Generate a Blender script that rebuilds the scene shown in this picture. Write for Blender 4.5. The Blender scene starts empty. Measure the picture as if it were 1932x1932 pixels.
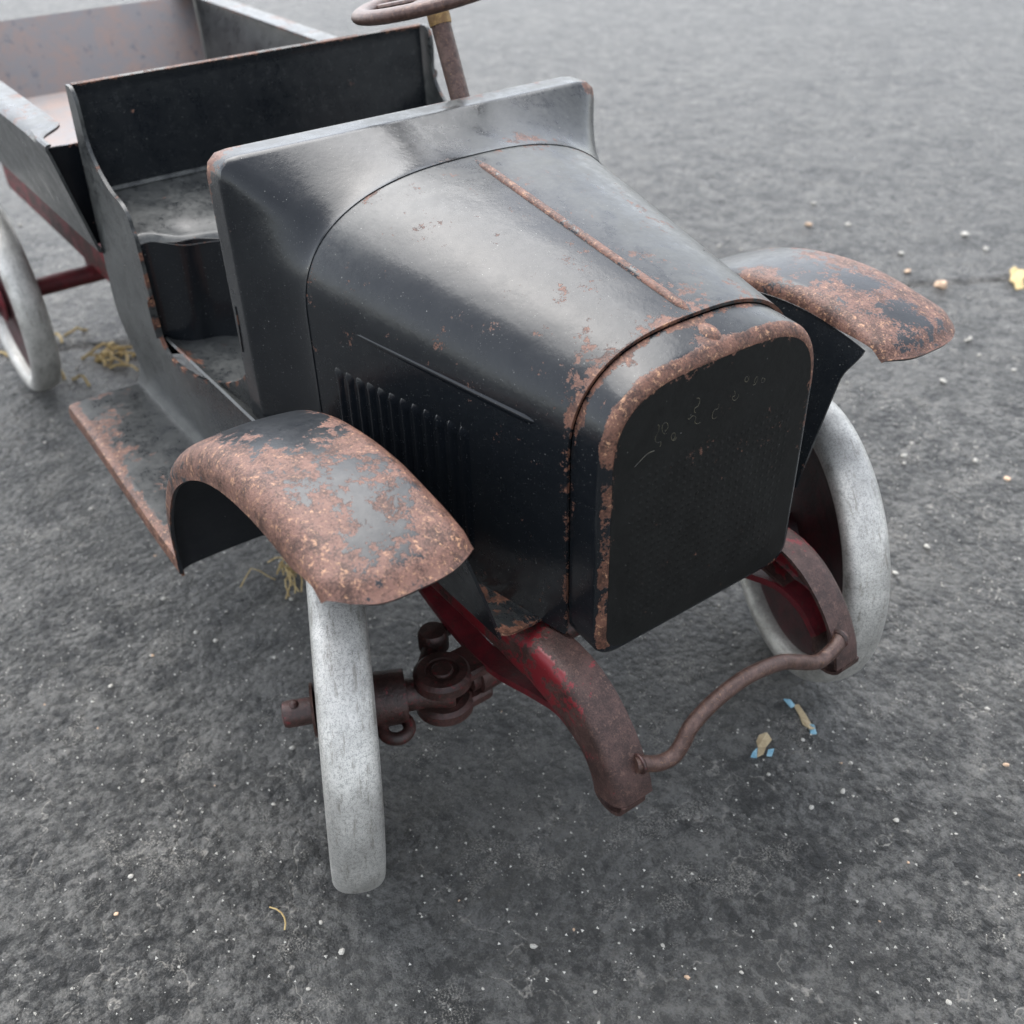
import bpy, math, random
import numpy as np
from mathutils import Vector, Matrix, noise

random.seed(7)
K = 0.008                     # metres per modelling unit (one unit = 8 mm)
GZ = 0.88                     # height of the pavement in modelling units
S = bpy.context.scene
COL = S.collection

# ------------------------------------------------------------------ camera
CAM = np.array([21.985, -21.040, 35.804])
YAW, PITCH, ROLL, FPX = 2.528596, -0.626914, -0.028080, 1987.17   # focal length for a 1932 px wide frame
fw = np.array([math.cos(YAW)*math.cos(PITCH), math.sin(YAW)*math.cos(PITCH), math.sin(PITCH)])
rt0 = np.array([math.sin(YAW), -math.cos(YAW), 0.0]); up0 = np.cross(rt0, fw)
rt = math.cos(ROLL)*rt0 + math.sin(ROLL)*up0
up = -math.sin(ROLL)*rt0 + math.cos(ROLL)*up0
cd = bpy.data.cameras.new('camera'); cam = bpy.data.objects.new('camera', cd); COL.objects.link(cam)
M = Matrix.Identity(4)
for i in range(3):
    M[i][0] = rt[i]; M[i][1] = up[i]; M[i][2] = -fw[i]; M[i][3] = CAM[i]*K
cam.matrix_world = M
cd.sensor_width = 36.0; cd.lens = 36.0*FPX/1932.0
cd.clip_start = 0.005; cd.clip_end = 200.0
cd.dof.use_dof = True; cd.dof.focus_distance = 35.0*K
cd.dof.aperture_fstop = cd.lens/1.9
S.camera = cam

# ------------------------------------------------------------------ sky, sun, exposure
SUN_EL, SUN_AZ = math.radians(62), math.radians(168)   # azimuth measured from +X (the truck's nose) towards +Y
w = bpy.data.worlds.new('World'); S.world = w; w.use_nodes = True
nt = w.node_tree; bg = nt.nodes['Background']
sky = nt.nodes.new('ShaderNodeTexSky'); sky.sky_type = 'NISHITA'; sky.sun_disc = False
sky.sun_elevation = SUN_EL; sky.sun_rotation = math.radians(90) - SUN_AZ
sky.air_density = 1.0; sky.dust_density = 1.6; sky.ozone_density = 1.0
hs = nt.nodes.new('ShaderNodeHueSaturation'); hs.inputs['Saturation'].default_value = 0.34
nt.links.new(sky.outputs[0], hs.inputs['Color']); nt.links.new(hs.outputs[0], bg.inputs[0])
bg.inputs[1].default_value = 0.14
sd = bpy.data.lights.new('sun', 'SUN'); sun = bpy.data.objects.new('sun', sd); COL.objects.link(sun)
sd.energy = 1.15; sd.angle = math.radians(58); sd.color = (1.0, 0.985, 0.96)
sun.rotation_euler = (math.pi/2 - SUN_EL, 0, SUN_AZ + math.pi/2)
sun.location = (-0.3, 0.3, 1.0)
S.view_settings.view_transform = 'Standard'; S.view_settings.look = 'None'
S.view_settings.exposure = 1.92; S.view_settings.gamma = 1.0
S.render.engine = 'CYCLES'
S.cycles.use_denoising = True
S.cycles.max_bounces = 5

# ------------------------------------------------------------------ mesh helpers (modelling units)
def mk(name, V, F, mat, parent=None, attrs=None, smooth=True, angle=38, loc=None):
    me = bpy.data.meshes.new(name)
    V = np.asarray(V, float)*K
    me.from_pydata(V.tolist(), [], [tuple(int(i) for i in f) for f in F])
    me.update()
    if smooth:
        me.polygons.foreach_set('use_smooth', [True]*len(me.polygons))
        me.set_sharp_from_angle(angle=math.radians(angle))
    for an, vals in (attrs or {}).items():
        a = me.attributes.new(an, 'FLOAT', 'POINT'); a.data.foreach_set('value', np.asarray(vals, np.float32))
    me.materials.append(mat)
    o = bpy.data.objects.new(name, me); COL.objects.link(o)
    if parent is not None: o.parent = parent
    return o

class B:                                   # collects several shapes of ONE part
    def __init__(s): s.V = []; s.F = []; s.A = {}
    def add(s, V, F):
        n = len(s.V); s.V += [tuple(v) for v in V]; s.F += [tuple(i+n for i in f) for f in F]; return s
    def build(s, name, mat, parent=None, wear=None, dull=None, **k):
        at = {}
        if wear: at['wear'] = [wear(*v) for v in s.V]
        if dull: at['dull'] = [dull(*v) for v in s.V]
        return mk(name, s.V, s.F, mat, parent, at, **k)

def grid_faces(nu, nv, cu=False, cv=False):
    F = []
    for i in range(nu if cu else nu-1):
        for j in range(nv if cv else nv-1):
            a = i*nv+j; b = ((i+1) % nu)*nv+j; c = ((i+1) % nu)*nv+(j+1) % nv; d = i*nv+(j+1) % nv
            F.append((a, b, c, d))
    return F

def sheet(P, thick):
    """closed solid from a grid of points: front skin P, back skin offset against its normal"""
    P = np.asarray(P, float); nu, nv = P.shape[:2]
    du = np.gradient(P, axis=0); dv = np.gradient(P, axis=1)
    N = np.cross(du, dv); L = np.linalg.norm(N, axis=2, keepdims=True); N = N/np.maximum(L, 1e-9)
    Q = P - N*thick
    V = np.concatenate([P.reshape(-1, 3), Q.reshape(-1, 3)])
    n = nu*nv; f = grid_faces(nu, nv)
    F = f + [tuple(i+n for i in q[::-1]) for q in f]
    for i in range(nu-1):
        a, b = i*nv, (i+1)*nv; F.append((b, a, a+n, b+n))
        a, b = i*nv+nv-1, (i+1)*nv+nv-1; F.append((a, b, b+n, a+n))
    for j in range(nv-1):
        F.append((j, j+1, j+1+n, j+n)); a = (nu-1)*nv+j; F.append((a+1, a, a+n, a+1+n))
    return V, F

def tube(path, r, seg=12, cap=True, flat=None):
    path = np.asarray(path, float); n = len(path)
    r = np.broadcast_to(np.asarray(r, float), (n,))
    T = np.gradient(path, axis=0); T /= np.linalg.norm(T, axis=1, keepdims=True)
    ref = np.array([0, 0, 1.0]) if abs(T[0][2]) < 0.9 else np.array([1.0, 0, 0])
    V = []; u = np.cross(T[0], ref); u /= np.linalg.norm(u)
    for i in range(n):
        u = u - T[i]*(u@T[i]); u /= np.linalg.norm(u); v = np.cross(T[i], u)
        for k in range(seg):
            a = 2*math.pi*k/seg
            V.append(path[i] + r[i]*(math.cos(a)*u + math.sin(a)*v*(flat or 1)))
    F = grid_faces(n, seg, False, True)
    if cap:
        F.append(tuple(range(seg))[::-1]); F.append(tuple((n-1)*seg+k for k in range(seg)))
    return V, F

def lathe(prof, seg=48, o=(0, 0, 0), ax=(0, 1, 0), closed=False):
    """prof: (radius, along) pairs round axis ax through o"""
    ax = np.asarray(ax, float); ax /= np.linalg.norm(ax); o = np.asarray(o, float)
    ref = np.array([0, 0, 1.0]) if abs(ax[2]) < 0.9 else np.array([1.0, 0, 0])
    u = np.cross(ax, ref); u /= np.linalg.norm(u); v = np.cross(ax, u)
    V = []
    for k in range(seg):
        a = 2*math.pi*k/seg; d = math.cos(a)*u+math.sin(a)*v
        for r, h in prof: V.append(o+d*r+ax*h)
    n = len(prof); F = grid_faces(seg, n, True, closed)
    if not closed:
        if prof[0][0] > 1e-6: F.append(tuple(k*n for k in range(seg)))
        if prof[-1][0] > 1e-6: F.append(tuple(k*n+n-1 for k in range(seg))[::-1])
    return V, F

def box(x0, x1, y0, y1, z0, z1, b=0.08):
    """box with chamfered long edges"""
    V = []; 
    for x, q in ((x0, b), (x0+b, 0), (x1-b, 0), (x1, b)):
        for y, z in ((y0+q, z0+q+b), (y0+q+b, z0+q), (y1-q-b, z0+q), (y1-q, z0+q+b), (y1-q, z1-q-b), (y1-q-b, z1-q), (y0+q+b, z1-q), (y0+q, z1-q-b)):
            V.append((x, y, z))
    F = grid_faces(4, 8, False, True); F.append(tuple(range(8))[::-1]); F.append(tuple(24+k for k in range(8)))
    return V, F

def spline(pts, n, closed=False):
    """Catmull-Rom through pts, resampled evenly by arc length"""
    p = np.asarray(pts, float); P = np.vstack([2*p[0]-p[1], p, 2*p[-1]-p[-2]])
    out = []
    for i in range(1, len(P)-2):
        for t in np.linspace(0, 1, 24, endpoint=False):
            a, b, c, d = P[i-1], P[i], P[i+1], P[i+2]
            out.append(0.5*((2*b)+(-a+c)*t+(2*a-5*b+4*c-d)*t*t+(-a+3*b-3*c+d)*t**3))
    out.append(p[-1]); out = np.array(out)
    return resample(out, n)

def resample(out, n):
    out = np.asarray(out, float)
    s = np.concatenate([[0], np.cumsum(np.linalg.norm(np.diff(out, axis=0), axis=1))])
    return np.stack([np.interp(np.linspace(0, s[-1], n), s, out[:, k]) for k in range(out.shape[1])], 1)

def ss(a, b, x):
    t = min(1, max(0, (x-a)/(b-a))); return t*t*(3-2*t)
def gs(d, r): return math.exp(-(d/r)**2)

# ------------------------------------------------------------------ materials
class NT:
    def __init__(s, name):
        s.m = bpy.data.materials.new(name); s.m.use_nodes = True; s.t = s.m.node_tree
        s.b = s.t.nodes['Principled BSDF']
        tc = s.t.nodes.new('ShaderNodeTexCoord'); vm = s.t.nodes.new('ShaderNodeVectorMath'); vm.operation = 'SCALE'
        vm.inputs['Scale'].default_value = 1/K; s.t.links.new(tc.outputs['Object'], vm.inputs[0]); s.co = vm.outputs[0]
    def n(s, t, **k):
        x = s.t.nodes.new(t)
        for a, b in k.items(): setattr(x, a, b)
        return x
    def L(s, a, b): s.t.links.new(a, b)
    def val(s, sock, v):
        if hasattr(v, 'is_linked') or hasattr(v, 'links'): s.L(v, sock)
        else: sock.default_value = v
    def noise(s, sc, det=4, rough=0.55, dist=0.0, co=None):
        x = s.n('ShaderNodeTexNoise'); x.inputs['Scale'].default_value = sc; x.inputs['Detail'].default_value = det
        x.inputs['Roughness'].default_value = rough; x.inputs['Distortion'].default_value = dist
        s.L(co or s.co, x.inputs['Vector']); return x.outputs['Fac']
    def vor(s, sc, feat='F1', co=None, out='Distance', rnd=1.0):
        x = s.n('ShaderNodeTexVoronoi', feature=feat); x.inputs['Scale'].default_value = sc
        x.inputs['Randomness'].default_value = rnd
        s.L(co or s.co, x.inputs['Vector']); return x.outputs[out]
    def math(s, op, a, b=None, c=None, clamp=False):
        x = s.n('ShaderNodeMath', operation=op); x.use_clamp = clamp
        s.val(x.inputs[0], a)
        if b is not None: s.val(x.inputs[1], b)
        if c is not None: s.val(x.inputs[2], c)
        return x.outputs[0]
    def step(s, a, lo, hi, tlo=0.0, thi=1.0):
        x = s.n('ShaderNodeMapRange', interpolation_type='SMOOTHSTEP'); s.val(x.inputs[0], a)
        x.inputs[1].default_value = lo; x.inputs[2].default_value = hi; x.inputs[3].default_value = tlo; x.inputs[4].default_value = thi
        return x.outputs[0]
    def mix(s, f, a, b):
        x = s.n('ShaderNodeMix', data_type='RGBA'); s.val(x.inputs[0], f)
        for i, v in ((6, a), (7, b)):
            if isinstance(v, tuple): x.inputs[i].default_value = (*v, 1)
            else: s.L(v, x.inputs[i])
        return x.outputs[2]
    def mixf(s, f, a, b):
        x = s.n('ShaderNodeMix', data_type='FLOAT'); s.val(x.inputs[0], f); s.val(x.inputs[2], a); s.val(x.inputs[3], b); return x.outputs[0]
    def attr(s, name):
        x = s.n('ShaderNodeAttribute', attribute_name=name); return x.outputs['Fac']
    def bump(s, h, strength, dist, prev=None):
        x = s.n('ShaderNodeBump'); x.inputs['Strength'].default_value = strength; x.inputs['Distance'].default_value = dist*K
        s.L(h, x.inputs['Height'])
        if prev is not None: s.L(prev, x.inputs['Normal'])
        return x.outputs[0]
    def out(s, col=None, rough=None, nrm=None, metal=None, spec=None):
        for k, v in (('Base Color', col), ('Roughness', rough), ('Normal', nrm), ('Metallic', metal), ('Specular IOR Level', spec)):
            if v is None: continue
            if isinstance(v, tuple): s.b.inputs[k].default_value = (*v, 1)
            else: s.val(s.b.inputs[k], v)
        return s.m

RUST_D = (0.042, 0.019, 0.013); RUST = (0.135, 0.062, 0.041); RUST_L = (0.40, 0.22, 0.125)

def worn_paint(name, paint=(0.0060, 0.0075, 0.0095), rough=0.22, dull_col=(0.080, 0.083, 0.078), base_wear=0.0, nsc=0.55,
               rd=RUST_D, rm=RUST, rl=RUST_L, dust=1.0, dots=0.0, spec=0.36):
    N = NT(name)
    wear = N.attr('wear'); dull = N.attr('dull')
    n1 = N.noise(nsc, 4, 0.62, 0.4); n2 = N.noise(nsc*5.5, 4, 0.65); n3 = N.noise(nsc*24, 2, 0.6)
    v = N.math('ADD', wear, base_wear)
    v = N.math('MULTIPLY_ADD', N.math('SUBTRACT', n1, 0.5), 1.5, v)
    v = N.math('MULTIPLY_ADD', N.math('SUBTRACT', n2, 0.5), 1.0, v)
    v = N.math('MULTIPLY_ADD', N.math('SUBTRACT', n3, 0.5), 0.35, v)
    mask = N.math('ADD', N.math('MULTIPLY', N.step(v, 0.478, 0.515), 0.72), N.math('MULTIPLY', N.step(v, 0.42, 0.60), 0.28))
    # rust colours
    r1 = N.noise(1.4, 5, 0.75); r2 = N.noise(5.5, 5, 0.8, 0.5)
    rust = N.mix(N.step(N.math('ADD', N.math('MULTIPLY', r1, 0.6), N.math('MULTIPLY', n3, 0.4)), 0.40, 0.58), rd, rm)
    rust = N.mix(N.math('MULTIPLY', N.step(r2, 0.54, 0.66), N.step(v, 0.54, 0.72)), rust, rl)
    # paint: gloss black with a chalky, dusty film where it has gone dull
    d1 = N.noise(0.8, 5, 0.65, 0.6); d2 = N.noise(4.5, 4, 0.7)
    film = N.math('MULTIPLY', dull, N.step(N.math('ADD', N.math('MULTIPLY', d1, 0.6), N.math('MULTIPLY', d2, 0.4)), 0.32, 0.64, 0.15, 1.0))
    pc = N.mix(film, paint, dull_col)
    # dust specks, lint
    sp = N.vor(4.2); spc = N.vor(4.2, out='Color')
    sel = N.n('ShaderNodeSeparateColor'); N.L(spc, sel.inputs[0])
    dust_m = N.math('MULTIPLY', N.step(sp, 0.055, 0.10, 1.0, 0.0), N.math('GREATER_THAN', sel.outputs[0], 1-0.38*dust))
    sp2 = N.vor(13.0); sel2 = N.n('ShaderNodeSeparateColor'); N.L(N.vor(13.0, out='Color'), sel2.inputs[0])
    dust_2 = N.math('MULTIPLY', N.step(sp2, 0.10, 0.20, 1.0, 0.0), N.math('GREATER_THAN', sel2.outputs[0], 1-0.30*dust))
    dm = N.math('MAXIMUM', dust_m, N.math('MULTIPLY', dust_2, 0.55))
    pc = N.mix(N.math('MULTIPLY', dm, N.math('MULTIPLY', sel2.outputs[1], 0.7)), pc, (0.30, 0.30, 0.28))
    col = N.mix(mask, pc, rust)
    rr = N.mixf(film, rough, 0.56)
    rr = N.math('ADD', rr, N.math('MULTIPLY', N.math('SUBTRACT', N.noise(2.2, 4, 0.7), 0.5), 0.30))
    rr = N.mixf(mask, rr, N.mixf(r2, 0.62, 0.36))
    ht = N.math('SUBTRACT', N.math('MULTIPLY', N.noise(0.8, 2, 0.5), 0.35), N.math('MULTIPLY', mask, 0.35))
    ht = N.math('ADD', ht, N.math('MULTIPLY', N.noise(6.0, 3, 0.6), 0.10))
    ht = N.math('MULTIPLY_ADD', N.noise(0.33, 1, 0.5), 1.6, ht)
    ht = N.math('ADD', ht, N.math('MULTIPLY', N.math('MULTIPLY', N.noise(14, 4, 0.7), mask), 0.45))
    nrm = N.bump(ht, 0.55, 0.10)
    if dots:
        mp = N.n('ShaderNodeMapping'); N.L(N.co, mp.inputs[0]); mp.inputs['Location'].default_value = (0.5, 0, 0); mp.inputs['Scale'].default_value = (0.0, 1, 1)
        dv = N.vor(dots, co=mp.outputs[0], rnd=0.0)
        gy = N.n('ShaderNodeSeparateXYZ'); N.L(N.co, gy.inputs[0])
        inner = N.math('MULTIPLY', N.step(N.math('ABSOLUTE', gy.outputs[1]), 3.1, 3.6, 1, 0), N.math('MULTIPLY', N.step(gy.outputs[2], 18.2, 18.7, 1, 0), N.step(gy.outputs[2], 12.2, 12.8)))
        nrm = N.bump(N.math('MULTIPLY', N.step(dv, 0.18, 0.48, 1, 0), inner), 0.5, 0.07, nrm)
    return N.out(col, rr, nrm, spec=N.mixf(mask, spec, 0.35))

def plain_worn(name, c1, c2, rough=0.5, sc=3.0, metal=0.0, bump=0.3, c3=None):
    N = NT(name)
    a = N.noise(sc, 6, 0.68, 0.3); b = N.noise(sc*6, 4, 0.7)
    f = N.step(N.math('ADD', N.math('MULTIPLY', a, 0.7), N.math('MULTIPLY', b, 0.3)), 0.40, 0.62)
    col = N.mix(f, c1, c2)
    if c3: col = N.mix(N.math('MULTIPLY', N.step(N.noise(sc*2.7, 5, 0.7), 0.58, 0.66), 0.8), col, c3)
    r = N.math('ADD', rough-0.1, N.math('MULTIPLY', b, 0.22))
    return N.out(col, r, N.bump(N.math('ADD', N.math('MULTIPLY', b, 0.6), a), bump, 0.08), metal)

M_BLACK = worn_paint('black_paint')
M_HOOD = worn_paint('hood_paint', rough=0.23, nsc=0.95, base_wear=0.05, dust=1.0)
M_FENDER = worn_paint('fender_paint', paint=(0.009, 0.011, 0.014), rough=0.33, nsc=0.62, dust=0.3, spec=0.40, rm=(0.142, 0.071, 0.052))
M_GRILLE = worn_paint('grille_paint', paint=(0.0030, 0.0032, 0.0030), rough=0.46, dust=0.9, base_wear=0.03, nsc=1.3, dots=3.3, spec=0.22)
M_FRAME = worn_paint('frame_red', spec=0.5, paint=(0.13, 0.008, 0.012), rough=0.45, rd=(0.025, 0.013, 0.011), rm=(0.060, 0.032, 0.027), rl=(0.105, 0.058, 0.045), dust=0.2, nsc=0.8)
M_ROD = plain_worn('rod_brown', (0.045, 0.023, 0.018), (0.098, 0.056, 0.045), 0.40, 4.0, 0.25, 0.35, (0.20, 0.11, 0.06))
M_AXLE = plain_worn('axle_steel', (0.028, 0.015, 0.012), (0.075, 0.034, 0.029), 0.42, 1.6, 0.1, 0.5, (0.15, 0.018, 0.022))
M_RED = plain_worn('dark_red', (0.07, 0.008, 0.011), (0.14, 0.011, 0.016), 0.5, 1.5, 0.0, 0.3, (0.06, 0.03, 0.024))
M_BRASS = plain_worn('brass', (0.16, 0.09, 0.035), (0.34, 0.22, 0.08), 0.5, 2.0, 0.3)
M_BED = plain_worn('faded_bed_sky_sheen', (0.155, 0.146, 0.148), (0.20, 0.145, 0.125), 0.42, 0.45, 0.0, 0.1, (0.085, 0.090, 0.102))  # dulled black paint, with the sky's reflection painted into the pale base colour
M_GOLD = plain_worn('faded_gold', (0.012, 0.011, 0.008), (0.085, 0.075, 0.045), 0.5, 6.0)

def tyre_mat():
    N = NT('wheel_grey')
    a = N.noise(0.5, 4, 0.6); b = N.noise(9.0, 5, 0.8); c = N.noise(30.0, 3, 0.7)
    base = N.mix(N.step(a, 0.35, 0.65), (0.40, 0.388, 0.36), (0.60, 0.585, 0.545))
    f = N.math('ADD', N.math('MULTIPLY', b, 0.5), N.math('MULTIPLY', c, 0.5))
    base = N.mix(N.math('MULTIPLY', N.step(f, 0.44, 0.52, 1, 0), 0.55), base, (0.13, 0.135, 0.13))
    sc = N.n('ShaderNodeMapping'); N.L(N.co, sc.inputs[0]); sc.inputs['Scale'].default_value = (0.5, 2.5, 0.5)
    base = N.mix(N.math('MULTIPLY', N.step(N.noise(2.0, 6, 0.75, co=sc.outputs[0]), 0.52, 0.66), 0.6), base, (0.17, 0.155, 0.13))
    return N.out(base, N.math('ADD', 0.36, N.math('MULTIPLY', b, 0.2)), N.bump(f, 0.35, 0.08), 0.55)
M_TYRE = tyre_mat()

def asphalt():
    N = NT('asphalt')
    n0 = N.noise(0.07, 3, 0.6); n1 = N.noise(0.6, 5, 0.66, 0.3); n2 = N.noise(2.6, 5, 0.70, 0.4); n3 = N.noise(13, 3, 0.75)
    cell = N.n('ShaderNodeTexVoronoi', feature='F1'); cell.inputs['Scale'].default_value = 2.7; N.L(N.co, cell.inputs['Vector'])
    cs = N.n('ShaderNodeSeparateColor'); N.L(cell.outputs['Color'], cs.inputs[0])
    f = N.math('ADD', N.math('MULTIPLY', n1, 0.36), N.math('ADD', N.math('MULTIPLY', n2, 0.34), N.math('MULTIPLY', n3, 0.30)))
    f = N.math('MULTIPLY_ADD', N.math('SUBTRACT', cs.outputs[0], 0.5), 0.06, f)
    col = N.mix(N.step(f, 0.42, 0.61), (0.016, 0.0157, 0.0150), (0.172, 0.168, 0.156))
    col = N.mix(N.math('MULTIPLY', N.step(n0, 0.40, 0.66), 0.30), col, (0.125, 0.122, 0.113))
    # pale veins along hairline cracks
    dv = N.n('ShaderNodeVectorMath', operation='ADD'); nv = N.n('ShaderNodeTexNoise'); nv.inputs['Scale'].default_value = 0.5; nv.inputs['Detail'].default_value = 4
    N.L(N.co, nv.inputs['Vector']); sv = N.n('ShaderNodeVectorMath', operation='SCALE'); sv.inputs['Scale'].default_value = 4.5
    N.L(nv.outputs['Color'], sv.inputs[0]); N.L(N.co, dv.inputs[0]); N.L(sv.outputs[0], dv.inputs[1])
    ed = N.vor(0.16, 'DISTANCE_TO_EDGE', dv.outputs[0])
    vein = N.math('MULTIPLY', N.step(ed, 0.002, 0.015, 1, 0), N.step(N.noise(0.25, 2), 0.40, 0.54))
    col = N.mix(N.math('MULTIPLY', vein, N.step(n2, 0.42, 0.6)), col, (0.30, 0.285, 0.255))
    # worn-through pale aggregate patches and specks
    agg = N.math('MULTIPLY', N.step(N.noise(0.45, 3, 0.6), 0.56, 0.66), N.step(n3, 0.50, 0.60))
    col = N.mix(N.math('MULTIPLY', agg, 0.62), col, (0.34, 0.32, 0.28))
    sp = N.vor(3.4); sc = N.n('ShaderNodeSeparateColor'); N.L(N.vor(3.4, out='Color'), sc.inputs[0])
    spot = N.math('MULTIPLY', N.step(sp, 0.07, 0.17, 1, 0), N.math('GREATER_THAN', sc.outputs[0], 0.76))
    col = N.mix(N.math('MULTIPLY', spot, N.math('MULTIPLY', sc.outputs[1], 0.95)), col, (0.46, 0.44, 0.39))
    pit = N.math('MULTIPLY', N.step(N.noise(1.35, 3, 0.6), 0.34, 0.41, 1, 0), 0.6)
    col = N.mix(pit, col, (0.009, 0.009, 0.009))
    rough = N.math('ADD', 0.24, N.math('MULTIPLY', f, 0.45))
    h = N.math('MULTIPLY', N.noise(0.9, 3, 0.6, 0.2), 0.55)
    h = N.math('MULTIPLY_ADD', cell.outputs['Distance'], -0.30, h)
    h = N.math('MULTIPLY_ADD', n2, 0.40, h)
    h = N.math('MULTIPLY_ADD', n3, 0.16, h)
    h = N.math('MULTIPLY_ADD', spot, 0.06, h)
    h = N.math('MULTIPLY_ADD', vein, -0.10, h)
    return N.out(col, rough, N.bump(h, 1.0, 1.45), spec=0.42)
M_ASPHALT = asphalt()
M_PEBBLE = plain_worn('pale_pebble', (0.26, 0.245, 0.215), (0.46, 0.445, 0.40), 0.5, 5)
M_PEBBLE2 = plain_worn('tan_pebble', (0.42, 0.28, 0.18), (0.55, 0.40, 0.28), 0.6, 5)
M_STRAW = plain_worn('straw', (0.30, 0.21, 0.085), (0.46, 0.36, 0.17), 0.7, 3)
M_FLAKE = plain_worn('tan_flake', (0.34, 0.26, 0.15), (0.46, 0.37, 0.23), 0.7, 3)
M_FLAKEB = plain_worn('blue_flake', (0.14, 0.33, 0.45), (0.30, 0.48, 0.56), 0.6, 4)

# ------------------------------------------------------------------ the ground
def seam_d(x, y):                           # the pavement joint behind the truck
    x0, y0, dx, dy = -51.8, -2.2, 0.49, 0.872
    return (x-x0)*dy-(y-y0)*dx, (x-x0)*dx+(y-y0)*dy
def gh(x, y):
    h = 0.16*noise.noise((x*0.16, y*0.16, 3.1)) + 0.11*noise.noise((x*0.55, y*0.55, 8.7)) + 0.05*noise.noise((x*1.5, y*1.5, 1.2))
    d, s = seam_d(x, y); d += 0.7*noise.noise((s*0.12, 0.3, 5))+0.25*noise.noise((s*0.6, 2.3, 5))
    h -= 0.55*gs(d, 0.38)*(0.6+0.8*abs(noise.noise((s*0.2, 9, 1))))
    return h-0.02+GZ
def axis(c, n=300, dense=45, far=4000):
    t = np.linspace(-1, 1, n); return c + dense*1.25*t + np.sign(t)*(far-dense)*np.abs(t)**23
gx = axis(-12, 400, 58); gy = axis(16, 400, 58)
GV = [(x, y, gh(x, y) if abs(x) < 150 and abs(y) < 170 else GZ) for x in gx for y in gy]
ground = mk('asphalt_ground', GV, grid_faces(400, 400), M_ASPHALT, angle=180)
ground['kind'] = 'structure'; ground['label'] = 'worn dark grey asphalt pavement with pale grit and hairline cracks'; ground['category'] = 'pavement'

# ------------------------------------------------------------------ the toy truck
truck = bpy.data.objects.new('toy_truck', None); COL.objects.link(truck)
truck.empty_display_size = 0.02
truck['label'] = 'old black pressed steel toy truck with rusty fenders and grey disc wheels'; truck['category'] = 'toy truck'

def arch(wd, zt, z1, zb, n=2.4, m=2.4, N=72):
    """open cross-section: left bottom, up, over the crown, down to right bottom -> (y,z)"""
    pts = [(-wd, z) for z in np.linspace(zb, z1, 14, endpoint=False)]
    for a in np.linspace(0, math.pi, N):
        c, s_ = math.cos(a), math.sin(a)
        pts.append((-wd*math.copysign(abs(c)**(2/n), c), z1+(zt-z1)*abs(s_)**(2/m)))
    pts += [(wd, z) for z in np.linspace(z1, zb, 15)[1:]]
    return np.array(pts)
HF = dict(wd=4.62, zt=22.0, z1=18.6); HR = dict(wd=7.03, zt=23.88, z1=19.7)
NS = 120
def hood_section(x):
    t = (1.70-x)/11.7
    return resample(arch(HF['wd']+(HR['wd']-HF['wd'])*t, HF['zt']+(HR['zt']-HF['zt'])*t, HF['z1']+(HR['z1']-HF['z1'])*t, 11.9, 2.8-.2*t, 2.6-.05*t), NS)
def hood_top(x): return HF['zt']+(HR['zt']-HF['zt'])*(1.70-x)/11.7
def hood_y(x): return HF['wd']+(HR['wd']-HF['wd'])*(1.70-x)/11.7

# hood
xs = np.linspace(1.68, -9.985, 60)
P = np.array([[(x, y, z) for y, z in hood_section(x)] for x in xs])
V, F = sheet(P, 0.12)
def hw(x, y, z):
    wv = 0.10*ss(17, 21, z)+0.04
    wv += 0.27*gs(x-1.7, 0.25)+0.10*gs(x-1.0, 1.6)*ss(18, 21, z)
    wv += 0.16*gs(x+9.9, 0.3)+0.14*gs(y-3.5, 1.2)*gs(x+7, 3)
    wv += 0.10*gs(y+4.3, .9)*gs(x-0.6, 1.6)+0.12*gs(y-hood_y(x)*0.86, .5)
    return wv
def hd(x, y, z): return 0.04+0.62*ss(-0.4, 1.6, y)*ss(19, 21, z)+0.35*ss(-6, -9.5, x)*ss(21, 23, z)+0.22*ss(18, 12, z)*0
b = B().add(V, F); hood = b.build('hood', M_HOOD, truck, hw, hd)
# centre hinge bead
px = np.linspace(-9.85, 1.5, 60)
V, F = tube([(x, 0, hood_top(x)+0.03) for x in px], [0.04+0.17*min(1, (i+.5)/5)*min(1, (60-i)/3) for i in range(60)], 10)
B().add(V, F).build('hinge_bead', M_BLACK, hood, lambda x, y, z: 0.72+0.3*noise.noise((x*.6, 0, 0)) - 0.25*ss(-7.5, -9.5, x))
for s in (-1, 1):
    V, F = tube([(x, s*(hood_y(x)-0.045), 19.98-0.045*(x+9.2)) for x in np.linspace(-9.2, 0.5, 40)], [0.05+0.13*min(1, i/8)*min(1, (40-i)/2.5) for i in range(40)], 10)
    B().add(V, F).build('side_moulding', M_BLACK, hood, lambda x, y, z: 0.08)
# louvers
lm = None
for s in (-1, 1):
    for k in range(12):
        x0 = -8.52+k*0.552; y0 = hood_y(x0)
        G = []
        for i in range(22):
            a = i/21; z = 18.35-5.6*a
            hgt = 0.125*min(1, math.sqrt(max(0, 1-(1-min(1, a*14))**2)))*min(1, math.sqrt(max(0, 1-(1-min(1, (1-a)*9))**2)))
            row = []
            for j in range(9):
                q = j/8; prof = math.sin(math.pi*(q**0.62))**0.8 if 0 < q < 1 else 0
                xx = x0+(q-.5)*0.53
                row.append((xx, s*(hood_y(xx)+0.005+hgt*(1+.55*gs(a-.03, .035))*prof), z))
            G.append(row)
        G = np.array(G)
        if s < 0: G = G[:, ::-1]
        V, F = sheet(G, 0.05); B().add(V, F).build('louver', M_BLACK, hood, lambda x, y, z: 0.06, angle=80)

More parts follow.
